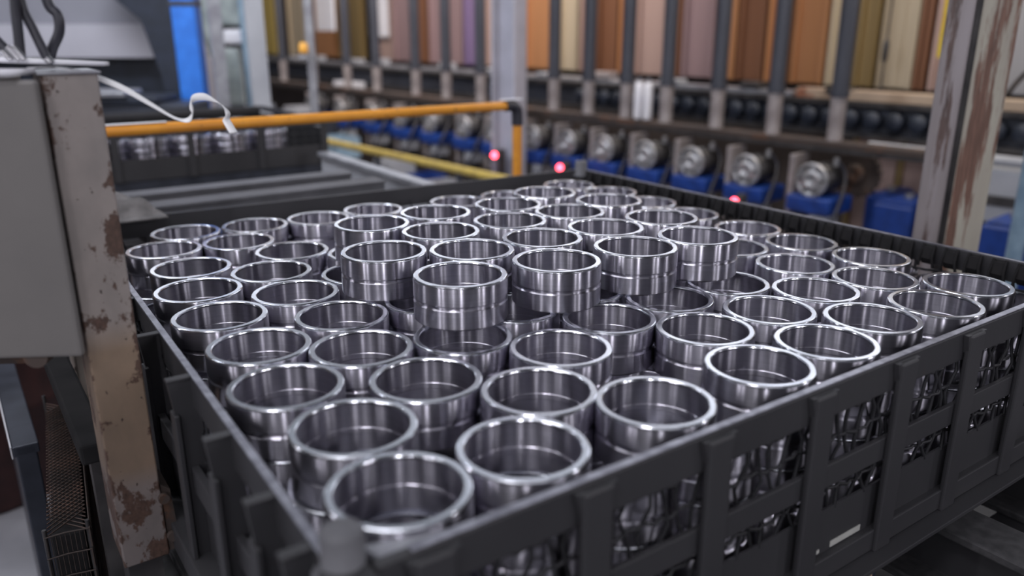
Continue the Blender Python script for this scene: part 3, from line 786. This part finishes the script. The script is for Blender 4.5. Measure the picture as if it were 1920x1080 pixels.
# stiles of the front face
st = MB().box((-0.018, -0.021, ZB + 0.006), (0.018, -0.0118, ZT - 0.004), 0.003)
st.prism([(-0.017, ZT - 0.030), (0.017, ZT - 0.030), (0.024, ZT - 0.004), (-0.024, ZT - 0.004)], 0.0112, 0.0180, Matrix.Rotation(PI / 2, 4, 'X'))
s0_ = None
for b in (0.262, 0.429, 0.592, 0.765, 0.934, 1.100, 1.268, 1.435):
    if s0_ is None:
        s0_ = st.build('stile', M['crate'], ct); o = s0_
    else:
        o = s0_.copy(); COL.objects.link(o)
    o.location = (b, A0, 0)
# ribs of the left face, flared at the top
rb = MB().prism([(-0.002, 0.669), (-0.030, 0.669), (-0.030, 0.885), (-0.036, ZT - 0.003), (-0.002, ZT - 0.0005)], -0.004, 0.004, Matrix.Rotation(PI / 2, 4, 'X'))
rb.box((-0.037, -0.006, ZT - 0.004), (-0.002, 0.006, ZT - 0.0005), 0.001)
rb.box((-0.034, -0.012, 0.669), (-0.0285, 0.012, 0.90), 0.001)
r0_ = None
for a in (0.540, 0.630, 0.765, 0.935, 1.105, 1.280, 1.46, 1.63, 1.79):
    if r0_ is None:
        r0_ = rb.build('side_rib', M['crate'], ct); o = r0_
    else:
        o = r0_.copy(); COL.objects.link(o)
    o.location = (B0 + (a - 0.52) * 0.020, a, 0)
# corner posts, stacking pins, feet
posts = []
for (b, a, nm) in ((B0 + 0.004, A0 - 0.002, 'corner_post'), (B1 - 0.01, A0 - 0.002, 'corner_post'), (0.213, 1.858, 'corner_post'), (1.500, 1.782, 'corner_post')):
    posts.append(part(nm, MB().box((b - 0.022, a - 0.018, ZB), (b + 0.016, a + 0.020, ZT - 0.004), 0.004), M['crate']))
    part('foot', MB().box((b - 0.035, a - 0.03, 0.601), (b + 0.035, a + 0.03, ZB), 0.004), M['crate'], posts[-1])
for (b, a, pp) in ((B0 + 0.004, A0 + 0.016, 0), (1.490, 1.778, 3)):
    part('stacking_pin', MB().lathe([(0, 0.035), (0.015, 0.035), (0.0175, 0.032), (0.0175, 0.0), (0.025, -0.003), (0.025, -0.008), (0, -0.008)], 24, M4=Matrix.Translation((b, a, ZT - 0.010))), M['grey'], posts[pp])
part('corner_gusset', MB().prism([(B0 + 0.020, A0 + 0.022), (B0 + 0.030, A0 - 0.010), (B0 + 0.105, A0 - 0.010), (B0 + 0.085, A0 + 0.004)], ZT - 0.006, ZT - 0.001), M['grey_top'])
# hooks of the right-hand mesh folded over the rail
hk = MB().prism([(0.0, -0.001), (-0.010, -0.003), (-0.013, -0.024), (-0.004, -0.036), (0.0, -0.036)], -0.0105, 0.0105, Matrix.Rotation(PI / 2, 4, 'X'))
hk.tube([(-0.006, 0.010, 0.002), (-0.0145, 0.012, -0.020), (-0.010, 0.014, -0.040)], 0.0028, 8)
hk.tube([(-0.006, -0.010, 0.002), (-0.0145, -0.012, -0.020), (-0.010, -0.014, -0.040)], 0.0028, 8)
h0 = None
for i in range(29):
    a = 0.545 + i * 0.0425
    if h0 is None:
        h0 = hk.build('mesh_hook', M['crate_in'], right_rail); o = h0
    else:
        o = h0.copy(); COL.objects.link(o)
    o.location = (1.4945, a, ZT - 0.002)
# woven wire panels (too fine to pick apart: one part per side)
def weave(name, fix, lo, hi, axis, zlo, zhi, pitch):
    m = MB()
    n = int((hi - lo) / pitch)
    for i in range(n + 1):
        x = lo + i * pitch
        k = 5
        pts = []
        for j in range(k + 1):
            z = zlo + (zhi - zlo) * j / k
            off = 0.002 * (1 if (i + j) % 2 else -1)
            xx = x + 0.009 * math.sin(j * 1.7 + i * 2.1)
            pts.append((xx, fix + off, z) if axis == 'x' else (fix + off, xx, z))
        m.tube(pts, 0.0024, 6, caps=False)
    for z in [zlo + (zhi - zlo) * q for q in (0.18, 0.42, 0.66, 0.9)]:
        k = int((hi - lo) / pitch) * 2
        pts = []
        for j in range(k + 1):
            x = lo + (hi - lo) * j / k
            off = 0.002 * math.cos(j * PI / 1.0)
            pts.append((x, fix + off, z + 0.003 * math.sin(j * 0.9)) if axis == 'x' else (fix + off, x, z + 0.003 * math.sin(j * 0.9)))
        m.tube(pts, 0.0024, 6, caps=False)
    o = m.build(name, M['wire'], ct)
    o['kind'] = 'stuff'
    return o
weave('front_wire_mesh', A0 - 0.0032, B0 + 0.02, B1 - 0.02, 'x', ZB + 0.10, ZT - 0.03, 0.024)
weave('left_wire_mesh', B0 + 0.005, A0 + 0.05, A1 - 0.02, 'y', ZB + 0.10, ZT - 0.03, 0.026)
weave('right_wire_mesh', 1.500, A0 + 0.03, 1.78, 'y', ZB + 0.04, ZT - 0.03, 0.0425)
weave('back_wire_mesh', 1.80, 0.24, 1.52, 'x', ZB + 0.04, ZT - 0.03, 0.045)
part('paper_tag', MB().box((0.832, A0 - 0.0072, 0.7075), (0.896, A0 - 0.0062, 0.7160)), M['paper'], front_plate)
part('paper_scrap', MB().box((0.793, A0 - 0.0072, 0.708), (0.809, A0 - 0.0062, 0.7135)), M['paper'], front_plate)

# ------------------------------------------------------------------ bench carrying the crate
def runner(b, label):
    t = thing('bench_beam', label, 'beam', cw(b, 0), CR, 'bench beams under the crate')
    MB().box((-0.045, 0.06, 0.585), (0.045, 2.0, 0.600), 0.003).build('top_flange', M['beam_top'], t)
    MB().box((-0.008, 0.06, 0.50), (0.008, 2.0, 0.585)).build('web', M['crate'], t)
    MB().box((-0.060, 0.06, 0.485), (0.045, 2.0, 0.500), 0.003).build('bottom_flange', M['beam_top'], t)
    for a in (0.10, 1.9):
        MB().box((-0.04, a, 0.0), (0.04, a + 0.06, 0.485)).build('leg', M['crate'], t)
runner(0.22, 'dark bench beam under the left side of the crate')
runner(1.205, 'spattered grey bench beam below the crate at lower right')
runner(1.53, 'dark bench beam under the right side of the crate')
tag(MB().box((0.30, -0.2, 0.28), (1.86, 1.9, 0.30), 0.003).build('floor_cover', M['crate'], None, cw(0, 0), CR), 'dark cover plate added under the bench to hide lit floor', 'shelf')  # added dark plate, hides the bright floor between the bench beams
xb = tag(MB().box((0.1, 0.49, 0.43), (1.6, 0.55, 0.484), 0.003).build('cross_beam', M['crate'], None, cw(0, 0), CR), 'dark cross beam tying the bench beams together', 'beam')
sb = thing('support_block', 'pale wooden support block under the crate front', 'block', cw(0.955, 0.545), CR)
MB().box((-0.045, -0.04, 0.485), (0.03, 0.05, 0.655), 0.004).build('block', M['rail_orange'], sb)
MB().box((0.032, -0.03, 0.485), (0.058, 0.05, 0.655), 0.004).build('shim', M['slate'], sb)

# ------------------------------------------------------------------ beige post, cabinet and what lies on it
po = thing('beige_post', 'rust-spotted beige steel post at the left of the crate', 'post', cw(0.131, 1.02), CR)
MB().box((-0.028, 0.0, 0.662), (0.028, 0.010, 1.283), 0.002).build('face_plate', M['beige'], po)
MB().box((-0.028, 0.010, 0.668), (-0.019, 0.075, 1.283), 0.002).build('left_flange', M['beige'], po)
MB().box((0.018, 0.010, 0.668), (0.028, 0.075, 1.283), 0.002).build('right_flange', M['beige'], po)
MB().box((-0.031, -0.003, 1.283), (0.031, 0.078, 1.286), 0.001).build('cap_plate', M['grey_top'], po)
wbr = MB().prism([(0.029, 0.665), (0.044, 0.665), (0.040, 0.755), (0.029, 0.765)], -0.062, -0.004, Matrix.Rotation(PI / 2, 4, 'X')).build('weld_bracket', M['rust'], po)
MB().tube([(0.030, 0.0, 0.748), (0.030, -0.007, 0.748)], 0.007, 10).build('bolt', M['rust'], wbr)
MB().tube([(0.034, 0.0, 0.69), (0.034, -0.007, 0.69)], 0.007, 10).build('bolt', M['rust'], wbr)
MB().box((-0.022, 0.014, 0.0), (0.020, 0.072, 0.662)).build('lower_column', M['iron'], po)
rp = thing('rear_post', 'narrow beige post partly hidden behind the beige post and dark bar', 'post', cw(0.160, 1.70), CR)
MB().box((-0.020, 0.0, 0.0), (0.018, 0.008, 1.20), 0.002).build('face_plate', M['beige_plain'], rp)
MB().box((-0.020, -0.012, 0.0), (-0.014, -0.001, 1.20), 0.001).build('edge_flange', M['beige_plain'], rp)
MB().box((-0.03, -0.02, 0.0), (0.02, 0.03, 0.01)).build('base_plate', M['iron'], rp)

cbx = thing('control_cabinet', 'plain beige control cabinet at the left edge', 'cabinet', (-0.497, 0.872, 0), math.radians(4))
MB().box((-0.42, 0.0, 0.968), (0.0, 0.012, 1.279), 0.004).build('door', M['beige_flat'], cbx)
MB().box((-0.42, 0.013, 0.972), (-0.066, 0.11, 1.281), 0.004).build('body', M['beige_flat'], cbx)
MB().box((-0.135, 0.03, 0.945), (-0.06, 0.09, 0.972), 0.012).build('cable_gland_plate', M['rust'], cbx)
MB().tube([(-0.055, 0.004, 0.968), (-0.055, 0.024, 0.968)], 0.014, 14).build('bottom_plug', M['rust'], cbx)

def sheet(name, label, pts, wdir, width, th=0.0008):
    """thin ribbon with thickness: centre path, a width direction per point"""
    m = MB(); vs = []
    for p, d, w_ in zip(pts, wdir, width):
        p = Vector(p); d = Vector(d).normalized() * w_ / 2
        vs += [p - d, p + d]
    n = len(pts)
    nrm = []
    for i in range(n):
        t = Vector(pts[min(i + 1, n - 1)]) - Vector(pts[max(i - 1, 0)])
        nrm.append(t.cross(Vector(wdir[i])).normalized() * th)
    vs2 = [v + nrm[i // 2] for i, v in enumerate(vs)]
    allv = vs + vs2; k = len(vs); fs = []
    for i in range(n - 1):
        a, b, c, d = 2 * i, 2 * i + 1, 2 * i + 3, 2 * i + 2
        fs += [(a, b, c, d), (d + k, c + k, b + k, a + k), (a, d, d + k, a + k), (c, b, b + k, c + k)]
    fs += [(1, 0, k, k + 1), (2 * n - 2, 2 * n - 1, k + 2 * n - 1, k + 2 * n - 2)]
    m.add(allv, fs, 0, True)
    return m
# white strips on top
s1 = sheet('a', '', [(-0.75, 0.905, 1.302), (-0.60, 0.91, 1.299), (-0.50, 0.925, 1.2935), (-0.455, 0.945, 1.2905)], [(0.1, 1, 0)] * 4, [0.05, 0.05, 0.035, 0.012], 0.004)
tag(s1.build('white_strip', M['white']), 'long white plastic strip lying on top of the beige post', 'strip', 'white strips on the cabinet')
s2 = sheet('b', '', [(-0.75, 0.875, 1.2845), (-0.60, 0.878, 1.284), (-0.515, 0.884, 1.2835)], [(0.05, 1, 0)] * 3, [0.05, 0.05, 0.045], 0.006)
tag(s2.build('white_strip', M['white']), 'short white plastic strip lying on the cabinet below the long one', 'strip', 'white strips on the cabinet')
# curling strap
def pa(b, z, a=1.02):
    return cw(b, a, z)
SP = [(0.095, 1.2895, 1.05), (0.125, 1.289, 1.045), (0.155, 1.280, 1.04), (0.185, 1.265, 1.035), (0.212, 1.246, 1.03), (0.234, 1.230, 1.025), (0.248, 1.2265, 1.02), (0.254, 1.236, 1.015), (0.253, 1.247, 1.02),
      (0.262, 1.2515, 1.03), (0.277, 1.251, 1.035), (0.291, 1.243, 1.035), (0.298, 1.231, 1.03), (0.2955, 1.224, 1.03), (0.297, 1.217, 1.025), (0.300, 1.208, 1.02)]
WD = [(0, 1, 0.05), (0, 1, 0.15), (0, 0.9, 0.6), (0, 0.7, 0.8), (0, 0.8, 0.55), (0, 0.95, 0.3), (0, 0.9, 0.35), (0.3, 0.7, 0.4), (0.3, 0.5, 0.6), (0.1, 0.6, 0.8), (-0.1, 0.6, 0.7), (-0.2, 0.8, 0.3), (0.6, 0.6, 0.2), (0.9, 0.3, 0.1), (1, 0.2, 0.05), (1, 0.2, 0.05)]
c_path = smooth_path([pa(b, z, a) for b, z, a in SP], 4)
w_path = smooth_path(WD, 4)
stp = sheet('s', '', c_path, [cw(v.x, v.y, v.z) for v in w_path], [0.0105] * len(c_path), 0.0006)
tag(stp.build('white_strap', M['strap']), 'thin white strap curling out from the post before the orange handrail', 'strap')
# cables rising from the cabinet
def lift(u, v, Y=0.93):
    # where a sight line of the reference view meets the vertical plane Y
    x, y = (u - 960) / 1525.36, (v - 540) / 1525.36
    p = math.radians(17.78)
    dy, dz = math.cos(p) - y * math.sin(p), -math.sin(p) - y * math.cos(p)
    return (x / dy * Y, Y, CAM_Z + dz / dy * Y)
CABS = [([(26, -120), (28, 0), (34, 60), (40, 118)], 0.0052, 'black cable rising straight from the cabinet top, leftmost full-height one'),
        ([(20, -120), (38, 0), (62, 55), (94, 122)], 0.0050, 'black cable slanting down to the strip end on the post'),
        ([(60, -120), (88, 0), (108, 28), (111, 60), (98, 92), (92, 122)], 0.0054, 'black cable bowing outwards above the post'),
        ([(-60, 20), (0, 82), (22, 104)], 0.0055, 'short black cable entering at the left edge above the cabinet')]
for i, (px, r, lab) in enumerate(CABS):
    pts = smooth_path([lift(u, v, 0.915 + 0.012 * i) for u, v in px], 6)
    tag(MB().tube(pts, r, 12).build('black_cable', M['black']), lab, 'cable', 'black cables over the cabinet')
bk = MB()
for (q0, q1) in (((14, 88), (38, 113)), ((24, 86), (46, 112)), ((4, 96), (22, 112))):
    bk.tube([lift(*q0, 0.90), lift(*q1, 0.90)], 0.0032, 8)
tag(bk.build('buckle', M['chrome']), 'shiny clear buckle clips at the foot of the cables', 'buckle')
tag(MB().tube([lift(88, 110, 0.905), lift(97, 118, 0.905)], 0.004, 10).build('cable_tip', M['chrome']), 'small shiny cable tip on the white strip', 'fitting')

# ------------------------------------------------------------------ rag over the far left corner
A1R = 1.862
rg = MB(); n, k = 18, 12
vs = []
for i in range(n + 1):
    for j in range(k + 1):
        u, v = i / n, j / k
        b = 0.205 + 0.17 * u
        a = 1.84 + 0.13 * (v - 0.3)
        h = 0.998 - 0.052 * u ** 3 - 0.9 * max(0, 0.40 - v) ** 1.5 - 0.35 * max(0, v - 0.65) ** 1.3 + 0.007 * math.sin(7 * u + 5 * v) + 0.005 * math.sin(15 * u - 9 * v)
        vs.append((b, a, h if a > A1R + 0.012 or h > 0.95 else 0.95))
fs = [(i * (k + 1) + j, (i + 1) * (k + 1) + j, (i + 1) * (k + 1) + j + 1, i * (k + 1) + j + 1) for i in range(n) for j in range(k)]
rg.add(vs, fs, 0, True)
ro = rg.build('grey_rag', M['cloth'], None, cw(0, 0), CR)
sd = ro.modifiers.new('thick', 'SOLIDIFY'); sd.thickness = 0.004
tag(ro, 'crumpled grey rag hanging over the far left crate corner', 'cloth')

# ------------------------------------------------------------------ far crate behind the handrail
fc = thing('far_crate', 'dark far crate with glinting rings behind the orange handrail', 'crate', cw(0, 0), CR)
b0, b1, a0, a1, z0, z1 = 0.22, 1.14, 2.80, 3.46, 0.862, 1.018
def fpart(nm, lo, hi, m='crate'):
    return MB().box(lo, hi, 0.002).build(nm, M[m], fc)
fpart('front_rail', (b0, a0 - 0.01, z1 - 0.018), (b1, a0, z1)); fpart('back_rail', (b0, a1, z1 - 0.02), (b1, a1 + 0.01, z1))
fpart('left_rail', (b0 - 0.01, a0, z1 - 0.02), (b0, a1, z1)); fpart('right_rail', (b1, a0, z1 - 0.02), (b1 + 0.01, a1, z1))
fpart('front_plate', (b0, a0 - 0.004, z0), (b1, a0 - 0.001, z0 + 0.07)); fpart('floor_pan', (b0, a0, z0), (b1, a1, z0 + 0.004), 'crate_in')
fpart('back_plate', (b0, a1 + 0.001, z0), (b1, a1 + 0.005, z1 - 0.02), 'crate_in'); fpart('right_plate', (b1, a0, z0), (b1 + 0.005, a1, z1 - 0.03), 'crate_in')
for i in range(5):
    x = b0 + (b1 - b0) * i / 4
    fpart('stile', (x - 0.012, a0 - 0.013, z0), (x + 0.012, a0 - 0.004, z1))
m = MB()
for i in range(27):
    x = b0 + (b1 - b0) * i / 26
    m.box((x - 0.0015, a0 - 0.003, z0 + 0.07), (x + 0.0015, a0, z1 - 0.018))
for z in (0.95, 0.975):
    m.box((b0, a0 - 0.0035, z - 0.0015), (b1, a0 - 0.0005, z + 0.0015))
o = m.build('wire_mesh', M['wire'], fc); o['kind'] = 'stuff'
for j in range(6):
    for i in range(4):
        for L in range(2):
            z = z0 + 0.005 + RH * (L + 1)
            if i > 1 and L == 0: continue
            lab = 'blurred ring in the far crate, %s from left, %s row, %s layer' % (ORD[j], ORD[i], ['bottom', 'top'][L])
            ring((b0 + 0.075 + 0.134 * j) / S, (a0 + 0.070 + 0.134 * i + (0.0)) / S, z, lab, 'rings in the far crate')
fs_ = thing('far_table', 'low dark table carrying the far crate', 'table', cw(0.71, 3.13), CR)
MB().box((-0.43, -0.33, 0.80), (0.43, 0.33, 0.861), 0.004).build('table_top', M['slate'], fs_)
for x in (-0.42, 0.38):
    for y in (-0.32, 0.28):
        MB().box((x, y, 0.0), (x + 0.04, y + 0.04, 0.80)).build('leg', M['iron'], fs_)

# ------------------------------------------------------------------ lower left: slotted bar, wire crate, steel bar, drum
db = tag(MB().box((-0.010, 0.0, 0.770), (0.026, 0.80, 0.800), 0.004).build('dark_bar', M['crate_in'], None, cw(0.094, 1.12), CR), 'dark slotted bar receding beneath the control cabinet', 'bar')
db2 = tag(MB().box((0.002, 0.02, 0.0), (0.022, 0.05, 0.770)).build('bar_leg', M['iron'], None, cw(0.094, 1.12), CR), 'dark leg holding up the slotted bar behind the beige post', 'leg')
LEN = 0.50
wc = thing('wire_trays', 'stack of rusty brown wire trays standing low at the left of the post', 'tray stack', cw(0.0815, 1.175), CR - 0.11)
MB().box((-0.054, 0.0, 0.02), (-0.0, LEN, 0.05)).build('floor_pan', M['iron'], wc)
for (x, y) in ((-0.054, 0.0), (0.0, 0.0), (-0.054, LEN), (0.0, LEN)):
    MB().tube([(x, y, 0.0), (x, y, 0.66)], 0.003, 8).build('corner_post', M['iron'], wc)
tr = MB()
for i in range(10):
    tr.tube([(-0.054 + 0.006 * i, -0.003, 0.0), (-0.054 + 0.006 * i, -0.003, 0.030)], 0.0006, 5, caps=False)
tr.tube([(-0.056, -0.003, 0.031), (-0.03, -0.003, 0.0325), (0.001, -0.003, 0.030)], 0.0012, 6)
tr.tube([(0.001, -0.003, 0.030), (0.001, LEN, 0.030)], 0.0012, 6)
tr.tube([(0.001, -0.003, 0.030), (0.001, -0.003, 0.0)], 0.0010, 6)
for i in range(40):
    y = 0.006 + 0.0125 * i
    tr.tube([(0.001, y, 0.0), (0.0025, y + 0.006, 0.015), (0.001, y, 0.030)], 0.0011, 5, caps=False)
t0 = None
for k in range(16):
    if t0 is None:
        t0 = tr.build('wire_tray', M['rust'], wc); o = t0; o['kind'] = 'stuff'
    else:
        o = t0.copy(); COL.objects.link(o)
    o.location = (random.uniform(-0.001, 0.001), random.uniform(-0.006, 0.0), 0.08 + 0.036 * k)
MB().box((-0.048, 0.012, 0.051), (-0.006, LEN - 0.012, 0.640), 0.004).build('load', M['crate_in'], wc)
m = MB()
for q in range(-5, 46):
    y = q * 0.0115
    for sg in (1, -1):
        y0, y1 = (y, y + 0.054) if sg > 0 else (y + 0.054, y)
        if min(y0, y1) < 0 or max(y0, y1) > LEN: continue
        m.tube([(-0.052, y0, 0.6475 + 0.0012 * sg), (-0.002, y1, 0.6475 + 0.0012 * sg)], 0.0011, 5, caps=False)
o = m.build('top_wire_mesh', M['rust_wire'], wc); o['kind'] = 'stuff'
gb = thing('steel_bar', 'upright pale steel bar leaning under the cabinet at left', 'bar', cw(0.040, 1.56), CR)
MB().box((-0.022, 0.0, 0.0), (0.012, 0.52, 0.62), 0.003).build('web', M['slate'], gb)
MB().box((-0.026, 0.0, 0.602), (0.016, 0.53, 0.622), 0.002).build('flange', M['slate'], gb)
MB().box((-0.0285, 0.0, 0.600), (-0.0262, 0.53, 0.624), 0.0008).build('bright_edge', M['white'], gb)
dr = thing('red_drum', 'dark red-brown drum on the floor at the left edge', 'drum', (-1.66, 2.24, 0))
MB().lathe([(0, 0.0), (0.29, 0.0), (0.30, 0.02), (0.30, 0.28), (0.306, 0.29), (0.30, 0.30), (0.30, 0.56), (0.306, 0.57), (0.30, 0.58), (0.295, 0.84), (0.285, 0.85), (0, 0.83)], 40).build('body', M['redbin'], dr)
MB().lathe([(0.285, 0.85), (0.30, 0.85), (0.304, 0.865), (0.296, 0.875), (0.285, 0.87)], 40, closed=True).build('rim', M['iron'], dr)
